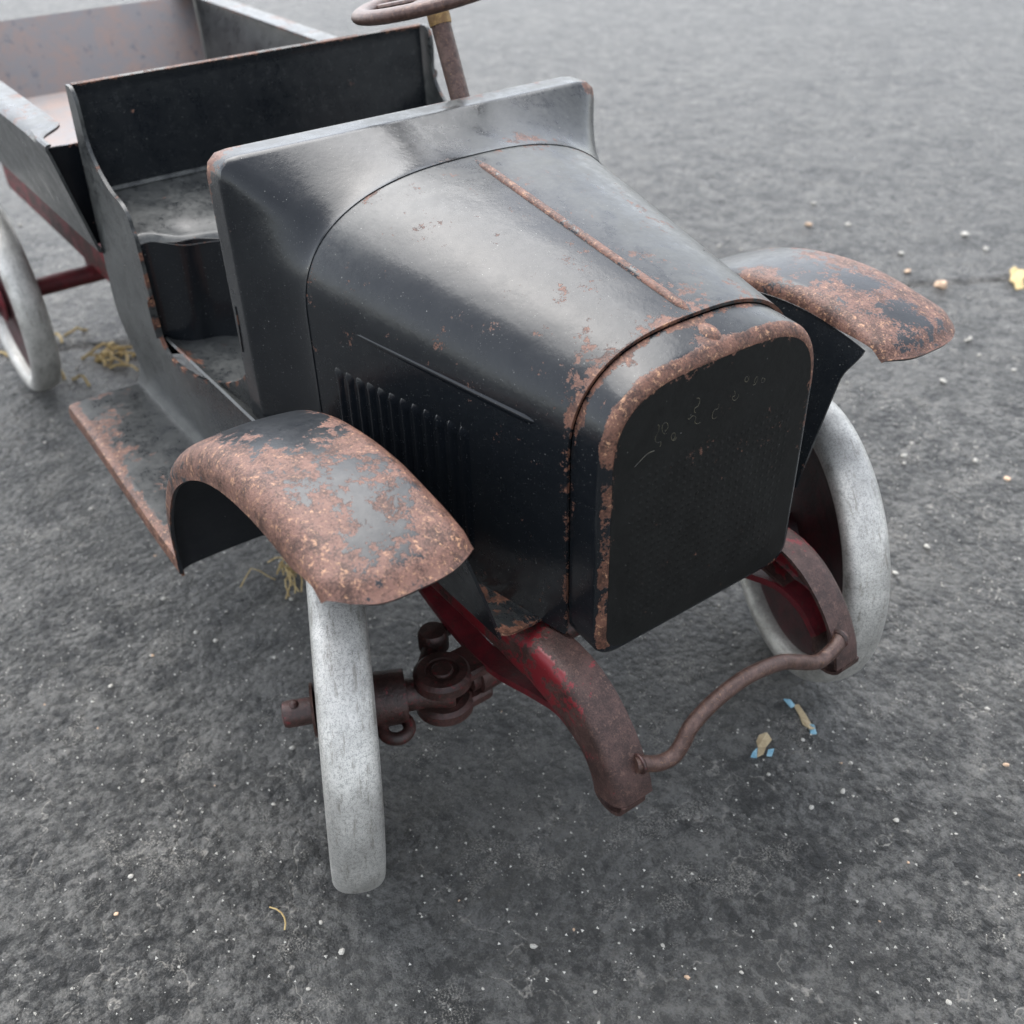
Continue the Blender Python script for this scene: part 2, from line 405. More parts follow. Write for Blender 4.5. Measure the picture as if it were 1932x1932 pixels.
# radiator shell
def rad_section(x, inset=0.0, closed=True):
    t = (x-1.75)/1.35
    a = arch(4.60-0.10*t-inset, 21.95-0.38*t-inset, 18.6, 11.75-0.30*t+inset, 2.8+1.0*min(1, max(0, t)), 2.6+.2*t)
    return a
def rad_closed(x, inset, n=160):
    """closed outline with rounded bottom corners"""
    a = rad_section(x, inset); wd = -a[0][0]; zb = a[0][1]; r = 0.75
    body = [p for p in a if p[1] > zb+r]
    left = [(-wd+r-r*math.cos(t), zb+r-r*math.sin(t)) for t in np.linspace(math.pi/2, 0, 10)]
    right = [(wd-r+r*math.cos(t), zb+r-r*math.sin(t)) for t in np.linspace(0, math.pi/2, 10)]
    pts = left+[tuple(p) for p in body]+right
    pts = [(0, zb)]+pts+[(0, zb)]
    return resample(pts, n+1)[:-1]
rings = []
for i in range(9): rings.append((1.71+(2.76-1.71)*i/8, 0.0, 0))
for a in np.linspace(0.15, math.pi/2, 9): rings.append((2.76+0.34*math.sin(a), 0.34*(1-math.cos(a)), 1))
rings = [(1.30, 0.24, 0), (1.69, 0.24, 0), (1.705, 0.10, 0)]+rings+[(3.09, 0.40, 1), (2.95, 0.46, 1)]
G = np.array([[(x, y, z) for y, z in rad_closed(x, ins)] for x, ins, _ in rings])
n = 160
V = G.reshape(-1, 3); F = grid_faces(len(rings), n, False, True); F = [f[::-1] for f in F]
def rw(x, y, z):
    edge = ss(2.68, 2.92, x) if z > 19 or y > 0 else ss(2.80, 3.0, x)
    topz = ss(18.4, 20.2, z)
    wv = 0.04+0.06*topz
    wv += edge*(0.66*topz + ((0.42+0.10*ss(14, 17, z)+0.75*noise.noise((z*0.55, 3.3, 0)) if z > 12.0 else 0.12) if y < -3 else 0.42*ss(16.5, 19, z)*(1-topz)+.1))
    wv += 0.45*gs(x-1.78, .16)*ss(15, 18, z)*(1 if y < 3 else .3)+0.25*gs(y+0.3, .9)*topz
    return wv
shell = B().add(V, F).build('radiator_shell', M_BLACK, truck, rw, lambda x, y, z: 0.04+0.4*ss(0, 2, y)*ss(19, 21, z))
# grille face
out = rad_closed(3.10, 0.325)
cy, cz = 0, 16.2
Vg = []; rr_ = np.linspace(1, 0, 26)
for q in rr_[:-1]:
    for y, z in out: Vg.append((3.106, y*q, cz+(z-cz)*q))
Vg.append((3.106, 0, cz)); nr = len(rr_)-1
Fg = [f for f in grid_faces(nr, n, False, True)]
Fg += [((nr-1)*n+k, (nr-1)*n+(k+1) % n, nr*n) for k in range(n)]
m0 = len(Vg); Vg += [(2.96, y, z) for y, z in out]; Fg += [(k, m0+k, m0+(k+1) % n, (k+1) % n) for k in range(n)]
Fg = [f[::-1] for f in Fg]
def gw(x, y, z):
    d = min(4.15-abs(y), 21.2-z-0.012*y*y*2)
    wv = 0.04+0.30*gs(max(0, d), 0.18)*ss(14, 19, z)
    wv += 0.26*gs(y-2.2, 1.3)*gs(z-17.8, 1.2)+0.22*gs(y+0.5, .8)*gs(z-18.1, .8)+0.12*gs(y, 2)*gs(z-14.2, 1)
    return wv
grille = B().add(Vg, Fg).build('grille', M_GRILLE, shell, gw, lambda x, y, z: 0.06)
V, F = lathe([(0.0, 0.34), (0.14, 0.31), (0.30, 0.20), (0.42, 0.05), (0.46, -0.10)], 20, (2.25, 0.05, 21.60), (0.12, 0, 1))
V = [(v[0]+0.45*(v[0]-2.3), v[1]*1.0, v[2]) for v in V]
B().add(V, F).build('radiator_cap', M_BLACK, shell, lambda x, y, z: 0.72)
# remains of faded gold script on the grille
rs = random.Random(3)
def scrib(y0, z0, sc, seed):
    r = random.Random(seed); pts = []; a = r.uniform(0, 6)
    y, z = y0, z0
    for k in range(9):
        a += r.uniform(0.7, 1.9)*(1 if r.random() < .75 else -1)
        y += sc*0.16*math.cos(a)+sc*0.02; z += sc*0.2*math.sin(a)
        pts.append((3.112, y, z))
    return spline(pts, 30)[(seed*5) % 9:(seed*5) % 9+19]
bb = B()
for y0, z0, sc, sd_ in [(-2.75, 19.15, 1.15, 1), (-2.35, 19.3, 1.1, 2), (-2.0, 19.45, 0.9, 12), (-1.15, 19.85, 0.9, 3), (-0.85, 19.6, 0.8, 4), (-0.05, 19.75, 0.9, 5), (0.35, 19.95, .8, 15), (0.95, 20.0, 0.75, 6), (1.55, 20.0, 0.7, 7), (1.9, 20.05, .5, 8)]:
    V, F = tube(scrib(y0, z0, sc, sd_), 0.011, 5); V = [(3.108+(v[0]-3.112)*0.5, v[1], v[2]) for v in V]; bb.add(V, F)
V, F = tube(spline([(3.112, -3.35, 18.75), (3.112, -2.9, 19.0), (3.112, -2.6, 19.02)], 12), 0.018, 5); bb.add(V, F)
o = bb.build('worn_script', M_GOLD, shell); o['label'] = 'worn remains of faded gold script lettering'

# cowl
def cowl_rect(N=NS):
    wd, zt, zb, r = 8.15, 24.62, 9.45, 0.55
    pts = [(-wd, zb), (-wd, zt-r)]+[(-wd+r-r*math.cos(t), zt-r+r*math.sin(t)) for t in np.linspace(0, math.pi/2, 9)]
    pts += [(wd-r+r*math.sin(t), zt-r+r*math.cos(t)) for t in np.linspace(0, math.pi/2, 9)]+[(wd, zb)]
    return np.array(pts)
def by_angle(pts, n=160):
    """resample an arch-like outline by the ray angle from its middle, so two outlines pair up corner to corner"""
    pts = resample(pts, 3000); c = np.array([0, 17.0])
    ang = np.arctan2(pts[:, 1]-c[1], -(pts[:, 0])); ang = np.unwrap(ang)
    A = np.linspace(ang[0], ang[-1], n)
    return np.stack([np.interp(A, ang, pts[:, 0]), np.interp(A, ang, pts[:, 1])], 1)
a0 = by_angle(arch(7.026, 23.883, 19.68, 10.6, 2.6, 2.55)); a1 = by_angle(cowl_rect())
rows = []
for x in list(np.linspace(-9.90, -13.0, 36))+list(np.linspace(-13.08, -14.0, 10)):
    t = min(1, max(0, -9.98-x)/3.02); q = t**1.45
    s_ = a0*(1-q)+a1*q
    rows.append([(x, y, z) for y, z in s_])
# rolled rear lip
for a in np.linspace(0.3, math.pi/2, 5):
    c = np.array([0, 17.0]); d = a1-c; s_ = a1-d/np.linalg.norm(d, axis=1, keepdims=True)*0.22*(1-math.cos(a))
    rows.append([(-14.0-0.22*math.sin(a), y, z) for y, z in s_])
V, F = sheet(np.array(rows), 0.14)
def cw(x, y, z):
    wv = 0.03+0.05*ss(20, 24, z)
    wv += 0.62*gs(math.dist((x, y, z), (-13.9, -8.1, 24.5)), 0.9)+0.28*gs(x+14.1, .3)*ss(20, 24, z)+0.55*gs(math.dist((y, z), (8.1, 24.4)), .5)
    wv += 0.3*gs(y-3.4, 2.0)*gs(x+10.3, .7)*ss(22, 23, z)+0.25*gs(y+1, 1.2)*gs(x+10, .4)*ss(22, 23, z)
    return wv
def cdull(x, y, z): return 0.05+0.45*ss(-2.0, 1.0, y)*ss(21, 23, z)+0.5*ss(-13.0, -13.6, x)*ss(23, 24.4, z)+0.3*ss(16, 11, z)
cowl = B().add(V, F).build('cowl', M_BLACK, truck, cw, cdull)
V, F = box(-12.0, -11.85, -7.0, 7.0, 9.6, 22.9, .04)
B().add(V, F).build('firewall', M_BLACK, cowl)

# cab sides with the scooped door opening
TOP = [(-27.55, 24.62), (-27.0, 24.60), (-26.65, 24.2), (-26.60, 23.5), (-26.62, 22.6), (-26.28, 21.8), (-25.5, 21.15), (-24.57, 20.72), (-23.5, 20.5), (-22.95, 20.1), (-22.8, 19.55), (-22.6, 19.15),
       (-22.5, 17.0), (-22.42, 15.2), (-22.15, 14.4), (-21.3, 13.95), (-19.0, 14.05), (-17.0, 14.55), (-15.6, 15.15), (-14.5, 15.9), (-13.9, 16.9), (-13.72, 18.2), (-13.70, 19.5)]
top = spline(TOP, 150)
def side_y(x, z):
    ym = 8.17+0.76*ss(-14, -22, x); return 8.36+(ym-8.36)*ss(9.4, 14.5, z)+0.35*gs(z-9.3, .5)
for s in (-1, 1):
    G = []
    for k in range(150):
        xt, zt = top[k]; xb = -29.3+(29.3-13.5)*(k/149); 
        col_ = []
        for j in range(40):
            q = j/39; x = xb+(xt-xb)*q**1.25; z = 9.42+(zt-9.42)*q
            col_.append((x, s*side_y(x, z), z))
        G.append(col_)
    G = np.array(G)
    if s > 0: G = G[::-1]
    V, F = sheet(G[::-1] if s < 0 else G, -0.16 if s < 0 else -0.16)
    tp = top
    def sw(x, y, z):
        d = min(math.hypot(x-a, z-b_) for a, b_ in tp[::6])
        return 0.05+(0.40+0.25*ss(-23, -22, x))*gs(d, 0.22)+0.42*gs(x+21.5, 1.4)*gs(d, .5)+0.30*gs(x+15.5, 1.5)*gs(z-10.6, .7)
    B().add(V, F).build('cab_side', M_BLACK, truck, sw, lambda x, y, z: 0.50*ss(-17, -22, x)+0.22)
# seat: cushion panel, front riser, backrest
def seat_front_x(y):
    a = abs(y); return -22.6+1.9*ss(8.9, 5.2, a)+0.22*math.sin(a*2.6+0.6)*ss(8.8, 8.0, a)
ys = np.linspace(-8.75, 8.75, 90)
G = np.array([[(-27.0+(seat_front_x(y)+27.0)*q, y, 20.0-0.85*q+0.10*math.sin(y*2.1)*gs(1-q, .3)-0.25*ss(.93, 1, q)+0.06*noise.noise((q*4, y*.5, 1))) for q in np.linspace(0, 1, 36)] for y in ys])
V, F = sheet(G[::-1], 0.12)
seat = B().add(V, F).build('seat', M_BLACK, truck, lambda x, y, z: 0.10+.25*gs(x-seat_front_x(y), .2), lambda x, y, z: 0.62)
G = np.array([[(seat_front_x(y)-0.03-0.10*q, y, 19.0-5.4*q) for q in np.linspace(0, 1, 14)] for y in ys])
V, F = sheet(G[::-1], 0.1); B().add(V, F).build('seat_riser', M_BLACK, truck, lambda x, y, z: .05)
G = np.array([[(-27.05-0.25*q+0.12*gs(q-1, .03), y, 19.6+5.05*q) for q in np.linspace(0, 1, 30)] for y in ys])
V, F = sheet(G, 0.14)
back = B().add(V, F).build('seat_back', M_BLACK, truck, lambda x, y, z: 0.04+0.5*gs(z-24.65, .10)+0.10*ss(23, 24.5, z), lambda x, y, z: 0.10)
V, F = tube([(-27.02, y, 20.06) for y in np.linspace(-8.6, 8.6, 30)], 0.14, 8); B().add(V, F).build('seam_bead', M_BLACK, seat, None, lambda x, y, z: 1.0)
# floor
G = np.array([[(x, y, 14.35+0.10*noise.noise((x*.3, y*.3, 4))+0.35*gs(abs(y)-8.7, .25)) for x in np.linspace(-22.6, -12.0, 40)] for y in np.linspace(-8.6, 8.6, 60)])
V, F = sheet(G[::-1], 0.12); B().add(V, F).build('cab_floor', M_BLACK, truck, lambda x, y, z: 0.12+.42*gs(abs(y)-8.5, .4)*gs(x+20.5, 2.2), lambda x, y, z: 0.6)

# steering column and wheel
ca = np.array([-10.9, 3.0, 15.2]); cb = np.array([-16.55, 3.0, 28.0]); cdn = (cb-ca)/np.linalg.norm(cb-ca)
V, F = tube([ca+(cb-ca)*t for t in np.linspace(0, 1, 14)], 0.40, 14)
colm = B().add(V, F).build('steering_column', M_ROD, truck)
V, F = lathe([(0.44, 0), (0.46, .1), (0.46, .55), (0.43, .65)], 16, cb-cdn*1.05, cdn); B().add(V, F).build('brass_collar', M_BRASS, colm)
prof = [(2.95+0.40*math.cos(t), 0.27*math.sin(t)) for t in np.linspace(0, 2*math.pi, 14, endpoint=False)]
sn = np.array([-0.16, -0.13, 0.978])
V, F = lathe(prof, 64, cb, sn, True); swh = B().add(V, F).build('steering_wheel', M_ROD, truck)
for k in range(4):
    a = k*math.pi/2+.5; u = np.cross(sn, [0, 1, 0]); u /= np.linalg.norm(u); v = np.cross(sn, u); d = math.cos(a)*u+math.sin(a)*v
    V, F = tube([cb+d*.3, cb+d*1.6, cb+d*2.9], 0.2, 8, flat=.6); B().add(V, F).build('spoke', M_ROD, swh)
V, F = lathe([(0.0, .3), (.35, .26), (.55, .1), (.55, -.2), (.4, -.25)], 20, cb, sn); B().add(V, F).build('hub_cap', M_ROD, swh)

# running boards
for s in (-1, 1):
    yo = lambda x: 12.45+0.35*ss(-29, -13.4, x)
    G = []
    for x in np.linspace(-29.1, -13.35, 70):
        prof = [(8.32, 9.75), (8.45, 9.52), (8.7, 9.42)]+[(y, 9.40) for y in np.linspace(8.9, yo(x)-0.35, 24)]+[(yo(x)-.2, 9.38), (yo(x)-0.06, 9.30), (yo(x), 9.12), (yo(x)+.01, 8.85), (yo(x), 8.65)]
        G.append([(x, s*y, z+0.04*noise.noise((x*.3, y*.4, 2))) for y, z in prof])
    G = np.array(G)
    V, F = sheet(G if s > 0 else G[::-1], 0.13)
    def rbw(x, y, z):
        y = abs(y); e = yo(x)-y
        return 0.13+0.60*gs(max(0, e), 0.40+.25*noise.noise((x*.35, 1, 1)))+0.30*gs(x+26.5, 1.2)*gs(e-1.2, 1.4)+0.2*gs(x+29.1, .5)+0.26*gs(x+22, 5)*ss(4.0, 1.0, e)+0.2*gs(x+15, 2)*ss(3, 1, e)
    B().add(V, F).build('running_board', M_BLACK, truck, rbw, lambda x, y, z: 0.55)

# front fenders with their inner aprons
FP = [(-13.32, 9.05), (-13.15, 10.2), (-12.75, 11.8), (-11.85, 13.7), (-10.4, 15.55), (-8.5, 17.05), (-6.6, 18.1), (-4.7, 18.75), (-2.7, 19.05), (-0.8, 19.05), (1.0, 18.75), (2.3, 18.35), (3.05, 18.0)]
fp = spline(FP, 110)
ftan = np.gradient(fp, axis=0); ftan /= np.linalg.norm(ftan, axis=1, keepdims=True); fn = np.stack([-ftan[:, 1], ftan[:, 0]], 1)
YI, YO = 8.85, 13.0
def cross():
    p = [(YI, -0.42), (YI+0.05, -0.2), (YI+0.18, -0.06)]
    p += [(y, 0.16*math.sin(math.pi*(y-YI)/(YO-YI))) for y in np.linspace(YI+0.35, YO-0.85, 26)]
    for t in np.linspace(0.15, math.pi/2, 10): p.append((YO-0.72+0.72*math.sin(t), 0.085-0.72*(1-math.cos(t))))
    p.append((YO+0.02, -0.86))
    return p
CR = cross()
def blk(x, y, z):
    y = abs(y)
    wv = 0.62
    wv -= 0.62*gs(x+6.6, 2.3)*gs(y-10.3, 1.5)
    wv -= 0.30*gs(x+0.2, 2.6)*gs(y-10.9-0.12*(x), 0.75)+0.20*gs(x+4.4, 1.2)*gs(y-10.6, .8)
    wv -= 0.25*gs(x-2.6, .5)*gs(y-10.0, .6)+0.2*gs(x-2.8, .4)*gs(y-12.2, .5)
    wv += 0.30*ss(12.2, 12.8, y)*ss(-9, -4, x)+0.25*gs(y-YI, .3)*ss(-9, 0, x)+0.15*ss(1.5, 2.8, x)
    return wv
def blkR(x, y, z): return blk(x, y, z)+0.02-0.16*gs(x+1.8, 1.6)*gs(y-9.6, .9)-0.12*gs(x+5, 2)*gs(y-11.5, 1.2)
for s in (-1, 1):
    G = []
    for i in range(110):
        a = i/109; x, z = fp[i]; nx, nz = fn[i]; row = []
        for y, h in CR:
            u = (y-YI)/(YO-YI)
            # rounded front outline, flatter crown towards the running board
            fr = ss(0.84, 1.0, a)
            off = -0.95*fr*abs(2*u-1)**3.2*(1.0 if u > .5 else .55)+0.12*fr
            droop = -0.16*ss(0.965, 1.0, a)
            k = ss(0.0, 0.22, a); yy = y-(1-k)*0.22*u
            hh = h*(0.35+0.65*k); hh = hh if hh > 0 else hh*(1-0.62*ss(0.86, 1.0, a))
            row.append((x+nx*(hh+droop)+ftan[i][0]*off, s*yy, z+nz*(hh+droop)+ftan[i][1]*off))
        G.append(row)
    G = np.array(G)
    V, F = sheet(G[::-1] if s > 0 else G, 0.15)
    hv = len(V)//2; wf_ = blk if s < 0 else blkR
    fen = mk('front_fender', V, F, M_FENDER, truck, {'wear': [wf_(*v) if i >= hv else 0.02 for i, v in enumerate(V)], 'dull': [0.08]*len(V)})
    # apron: from the fender's inner edge down to the flange beside the hood
    G = []
    idx = np.linspace(30, 102, 60).astype(int)
    for c_, i in enumerate(idx):
        x, z = fp[i]; xb = -8.5+(1.17+8.5)*(c_/59); z0 = z-0.5
        fe = ss(0.5, 1, c_/59); col_ = []
        for q in np.linspace(0, 1, 30):
            h_ = (1-fe)*q+fe*(0.72*ss(0, 0.22, q)+0.28*q)
            col_.append((x+(xb-x)*h_, s*(YI+0.03+(7.0-YI)*q**0.85), z0+(12.55-z0)*q))
        G.append(col_)
    G = np.array(G); V, F = sheet(G if s > 0 else G[::-1], 0.1)
    B().add(V, F).build('apron', M_BLACK, fen, lambda x, y, z: 0.06+.25*gs(x-1.15, .2), lambda x, y, z: 0.05)
    # its lower flange reaching in to the hood
    G = []
    for t in np.linspace(0, 1, 40):
        row = []
        for q in np.linspace(0, 1, 14):
            xe = -8.4+(8.4+0.62+0.55*q-0.35*max(0, (q-.8)/.2)**2)*t
            yi = hood_y(xe)-0.06; row.append((xe, s*(yi+(7.0-yi)*q), 11.86+0.70*q**1.3))
        G.append(row)
    G = np.array(G); V, F = sheet(G if s > 0 else G[::-1], -0.10)
    B().add(V, F).build('apron_flange', M_BLACK, fen, lambda x, y, z: 0.40+.22*gs(x-.9, .35), lambda x, y, z: 0.3)

# chassis rails with drooping horns (open channel facing inwards)
RT = [(-64, 12.6), (-45, 12.6), (-25, 12.2), (-8, 11.4), (-0.6, 11.36), (1.2, 11.62), (2.6, 11.58), (3.8, 11.12), (4.8, 10.25), (5.45, 9.35), (5.85, 8.5), (5.95, 8.05)]
rtp = spline(RT, 130)
def depth(x): return 2.6-1.4*ss(-30, -6, x)+0.55*ss(-1, 2.5, x)-0.50*ss(3.6, 5.6, x)
tg = np.gradient(rtp, axis=0); tg /= np.linalg.norm(tg, axis=1, keepdims=True); nn = np.stack([-tg[:, 1], tg[:, 0]], 1)
for s in (-1, 1):
    G = []
    for i in range(130):
        x, z = rtp[i]; nx, nz = nn[i]; d = depth(x)
        pr = [(4.55, 0.0), (4.8, 0.0), (5.1, 0.0), (5.4, 0.0), (5.62, -0.02), (5.74, -0.09), (5.80, -0.22)]+[(5.80, -d*q) for q in (0.25, .4, .55, .7, .85)]+[(5.78, -d+0.1), (5.68, -d), (5.35, -d), (5.0, -d)]
        fl = ss(0.965, 1, i/129)
        G.append([(x+nx*h*(1-.0*fl), s*y, z+nz*h) for y, h in pr])
    G = np.array(G); V, F = sheet(G[::-1] if s > 0 else G, 0.14)
    def fwv(x, y, z):
        topf = ss(5.75, 5.6, abs(y)); 
        return 0.45+0.22*topf+0.35*ss(3.0, 4.8, x)+0.05*ss(-6, -16, x)
    rail = B().add(V, F).build('chassis_rail', M_FRAME, truck, fwv)
    # rounded end cap closing the horn
    x, z = rtp[-1]; G = []
    for t in np.linspace(0, math.pi, 9):
        dd = depth(5.95)/2
        ctr = np.array([x, z])+nn[-1]*(-dd); v = ctr+nn[-1]*dd*math.cos(t)+tg[-1]*dd*0.75*math.sin(t)
        G.append([(v[0], s*y, v[1]) for y in (4.85, 5.1, 5.4, 5.62, 5.74, 5.80)])
    G = np.array(G); V, F = sheet(G if s < 0 else G[::-1], 0.13); B().add(V, F).build('horn_tip', M_FRAME, rail, lambda x, y, z: 0.9)
    V, F = lathe([(0, .22), (.16, .2), (.26, .1), (.3, 0)], 14, (3.3, s*5.66, 10.6), (0, -s, 0)); B().add(V, F).build('rivet', M_AXLE, rail)
    # leaf spring under the horn
    SP = spline([(-9.0, 10.3), (-6, 9.1), (-3.6, 8.5), (-1.4, 8.5), (1.0, 9.3), (2.6, 9.7), (3.9, 9.35), (4.7, 8.6)], 40)
    t2 = np.gradient(SP, axis=0); t2 /= np.linalg.norm(t2, axis=1, keepdims=True)
    G = np.array([[(SP[i][0], s*y, SP[i][1]) for y in np.linspace(4.9, 5.75, 5)] for i in range(40)])
    V, F = sheet(G if s > 0 else G[::-1], 0.28); B().add(V, F).build('leaf_spring', M_RED, truck)

# bumper rod
RP = [(5.66, -5.0, 9.28), (5.74, -4.75, 9.24), (5.9, -4.2, 9.02), (6.0, -3.65, 9.05), (6.0, -3.25, 9.45), (5.95, -2.85, 9.95), (5.9, -1.8, 10.40), (5.9, -0.35, 10.62), (5.9, 1.25, 10.30), (5.9, 2.3, 9.72), (5.9, 3.1, 9.22), (5.9, 3.7, 9.02), (5.85, 4.4, 9.12), (5.74, 4.8, 9.26), (5.66, 5.0, 9.30)]
V, F = tube(spline(RP, 90), 0.275, 16)
rod = B().add(V, F).build('bumper_rod', M_ROD, truck)
for s in (-1, 1):
    V, F = lathe([(0.30, 0.0), (0.36, .02), (.37, .06), (.33, .13), (.3, .15)], 16, (5.70, s*4.9, 9.27), (0.1, -s, 0)); B().add(V, F).build('weld_collar', M_AXLE, rod)

# wheels
R = 6.57; STEER = math.radians(24.5); YK, LK = 7.16, 3.74; AZ = R+GZ; XK = -2.5; RX = -50.1
def wheel_mesh():
    hw_ = 0.92; pr = []
    for t in np.linspace(-math.pi/2, math.pi/2, 19):       # tread, rounded shoulders
        c = math.cos(t); s_ = math.sin(t); pr.append((R-0.62+0.62*abs(c)**0.8, hw_*math.copysign(abs(s_)**0.85, s_)))
    pr += [(R-0.75, hw_*0.97), (R-0.98, hw_*0.86), (R-1.1, hw_*0.6), (R-1.1, -hw_*0.6), (R-0.98, -hw_*0.86), (R-0.75, -hw_*0.97)]
    return lathe(pr, 128, (0, 0, 0), (0, 1, 0), True)
WV, WF = wheel_mesh()
DV, DF = lathe([(R-1.05, .18), (R-1.7, .30), (R-2.5, .12), (3.2, .10), (2.2, .35), (1.25, .55), (1.20, .95), (0.62, 1.0), (0.62, -1.0), (1.20, -.95), (1.25, -.55), (2.2, -.35), (3.2, -.10), (R-2.5, -.12), (R-1.7, -.30), (R-1.05, -.18)], 72, (0, 0, 0), (0, 1, 0), True)
wm = None
def place_wheel(loc, rz, roll, lab=None):
    global wm, dm_
    if wm is None:
        w_ = mk('wheel', WV, WF, M_TYRE, truck, angle=60); d_ = mk('wheel_disc', DV, DF, plain_worn('disc_red', (0.020, 0.005, 0.006), (0.055, 0.007, 0.010), 0.5, 1.2, 0.0, 0.3, (0.02, 0.012, 0.010)), w_); wm, dm_ = w_.data, d_.data
    else:
        w_ = bpy.data.objects.new('wheel', wm); COL.objects.link(w_); w_.parent = truck
        d_ = bpy.data.objects.new('wheel_disc', dm_); COL.objects.link(d_); d_.parent = w_
    w_.location = Vector(loc)*K
    w_.rotation_euler = (0, roll, rz)
    w_.rotation_mode = 'XYZ'
    return w_
RZ = -STEER
fl = (XK-LK*math.sin(STEER), -(YK+LK*math.cos(STEER)), AZ); fr = (XK+LK*math.sin(STEER), YK+LK*math.cos(STEER), AZ)
WFL = place_wheel(fl, RZ, 0.4); WFL.rotation_mode = 'YXZ'; WFL.rotation_euler = (math.radians(-3.6), 0.4, RZ); WFR = place_wheel(fr, RZ, 2.1)
WRL = place_wheel((RX, -10.3, AZ), 0, 1.2); WRR = place_wheel((RX, 10.3, AZ), 0, 3.0)
# axles
V, F = tube([(XK, y, AZ) for y in np.linspace(-YK+1.0, YK-1.0, 12)], 0.62, 16)
fax = B().add(V, F).build('front_axle', M_AXLE, truck)
for s in (-1, 1):
    # forked end of the axle round the king pin
    bq = B()
    for z0, z1 in ((AZ+0.42, AZ+0.92), (AZ-0.92, AZ-0.42)):
        V, F = lathe([(0.0, z1-AZ), (0.62, z1-AZ), (0.64, z1-AZ+.08), (0.95, z1-AZ+.08), (1.10, z1-AZ-.06), (1.10, z0-AZ+.06), (1.0, z0-AZ), (0, z0-AZ)], 28, (XK, s*YK, AZ), (0, 0, 1)); bq.add(V, F)
        V, F = box(XK-0.78, XK+0.78, min(s*(YK-1.75), s*YK), max(s*(YK-1.75), s*YK), z0+.01, z1-.01, .1); bq.add(V, F)
    V, F = tube([(XK, s*(YK-2.3), AZ), (XK, s*(YK-1.3), AZ)], [0.80, 0.86], 18); bq.add(V, F)
    bq.build('axle_fork', M_AXLE, fax)
    V, F = lathe([(0, 1.06), (.36, 1.05), (.42, 1.0), (.42, -1.05), (0, -1.1)], 20, (XK, s*YK, AZ), (0, 0, 1)); B().add(V, F).build('king_pin', M_AXLE, fax)
    d = np.array([s*math.sin(STEER), s*math.cos(STEER), 0])
    o0 = np.array([XK, s*YK, AZ])
    bq = B(); V, F = lathe([(0.72, -0.35), (0.78, -.2), (0.62, 0.8), (0.62, 1.4), (1.02, 1.42), (1.05, 2.85), (0.9, 2.9)], 28, o0, d); bq.add(V, F)
    # steering arm with an eye
    ec = o0+d*1.95+np.array([math.cos(STEER), -math.sin(STEER), 0])*0.95+np.array([0, 0, -.62])
    prf = [(0.50+0.24*math.cos(t), 0.26*math.sin(t)) for t in np.linspace(0, 2*math.pi, 12, endpoint=False)]
    V, F = lathe(prf, 24, ec, (0.15, 0, 1), True); bq.add(V, F)
    kn = bq.build('steering_knuckle', M_AXLE, fax)
    V, F = lathe([(0.50, 2.8), (0.50, 5.75), (0.46, 5.90), (0.30, 5.95), (0, 5.95)], 24, o0, d); st = B().add(V, F).build('stub_axle', M_AXLE, fax)
    V, F = lathe([(0.5, 0), (1.0, .02), (1.02, .12), (.5, .15)], 24, o0+d*(LK+1.0), d); B().add(V, F).build('washer', M_ROD, fax)
    e = o0+d*5.5; V, F = tube([e+np.array([0, 0, -.62]), e+np.array([0, 0, .58])], .12, 8); bq = B().add(V, F)
    V, F = lathe([(0, .16), (.12, .13), (.19, 0), (.12, -.1)], 10, e+np.array([0.05, 0, .5]), (0, 0, 1)); bq.add(V, F); bq.build('cotter_pin', M_AXLE, fax)
# track rod behind the axle
V, F = tube(spline([(XK-2.0, -6.2, AZ+.6), (XK-2.2, -5.5, AZ+.6), (XK-2.3, 0, AZ+.6), (XK-2.0, 6.2, AZ+.6)], 30), .33, 10)
B().add(V, F).build('track_rod', M_AXLE, truck)
for s in (-1, 1):
    V, F = lathe([(0, .45), (.5, .42), (.6, .25), (.6, -.4), (0, -.5)], 20, (XK-2.0, s*6.3, AZ+.6), (0, 0, 1)); bq = B().add(V, F)
    V, F = tube([(XK-2.0, s*6.3, AZ+.5), (XK-1.2, s*7.2, AZ+.2), (XK, s*8.0, AZ+.1)], .35, 10); bq.add(V, F); bq.build('track_rod_end', M_AXLE, truck)
# rear axle, hubs and hangers
V, F = tube([(RX, y, AZ) for y in np.linspace(-12.4, 12.4, 20)], 0.5, 14); rax = B().add(V, F).build('rear_axle', M_AXLE, truck)
V, F = tube([(RX, y, AZ) for y in np.linspace(-9.2, 9.2, 12)], 0.62, 14); B().add(V, F).build('axle_tube', M_RED, rax)
for s in (-1, 1):
    V, F = lathe([(0, 1.5), (.7, 1.48), (.95, 1.3), (.95, .3), (1.6, .1), (1.6, -.05)], 24, (RX, s*11.0, AZ), (0, s, 0)); B().add(V, F).build('hub_cap', M_RED, rax)
    G = np.array([[(RX+dx*(1-0.75*q), s*4.9, AZ-.1+(12.4-AZ)*(1-q)) for dx in (-2.2, -1, 0, 1, 2.2)] for q in np.linspace(0, 1, 6)])
    V, F = sheet(G, 0.5); B().add(V, F).build('axle_hanger', M_RED, truck)
    V, F = box(-30.2, -29.8, min(s*5.4, s*6.9), max(s*5.4, s*6.9), 12.6, 16.5, .1); B().add(V, F).build('body_bracket', M_AXLE, truck)
for xx in (-20, -45, -60):
    V, F = box(xx-.8, xx+.8, -5.0, 5.0, 11.4, 12.0, .1); B().add(V, F).build('cross_member', M_FRAME, truck, lambda x, y, z: .3)

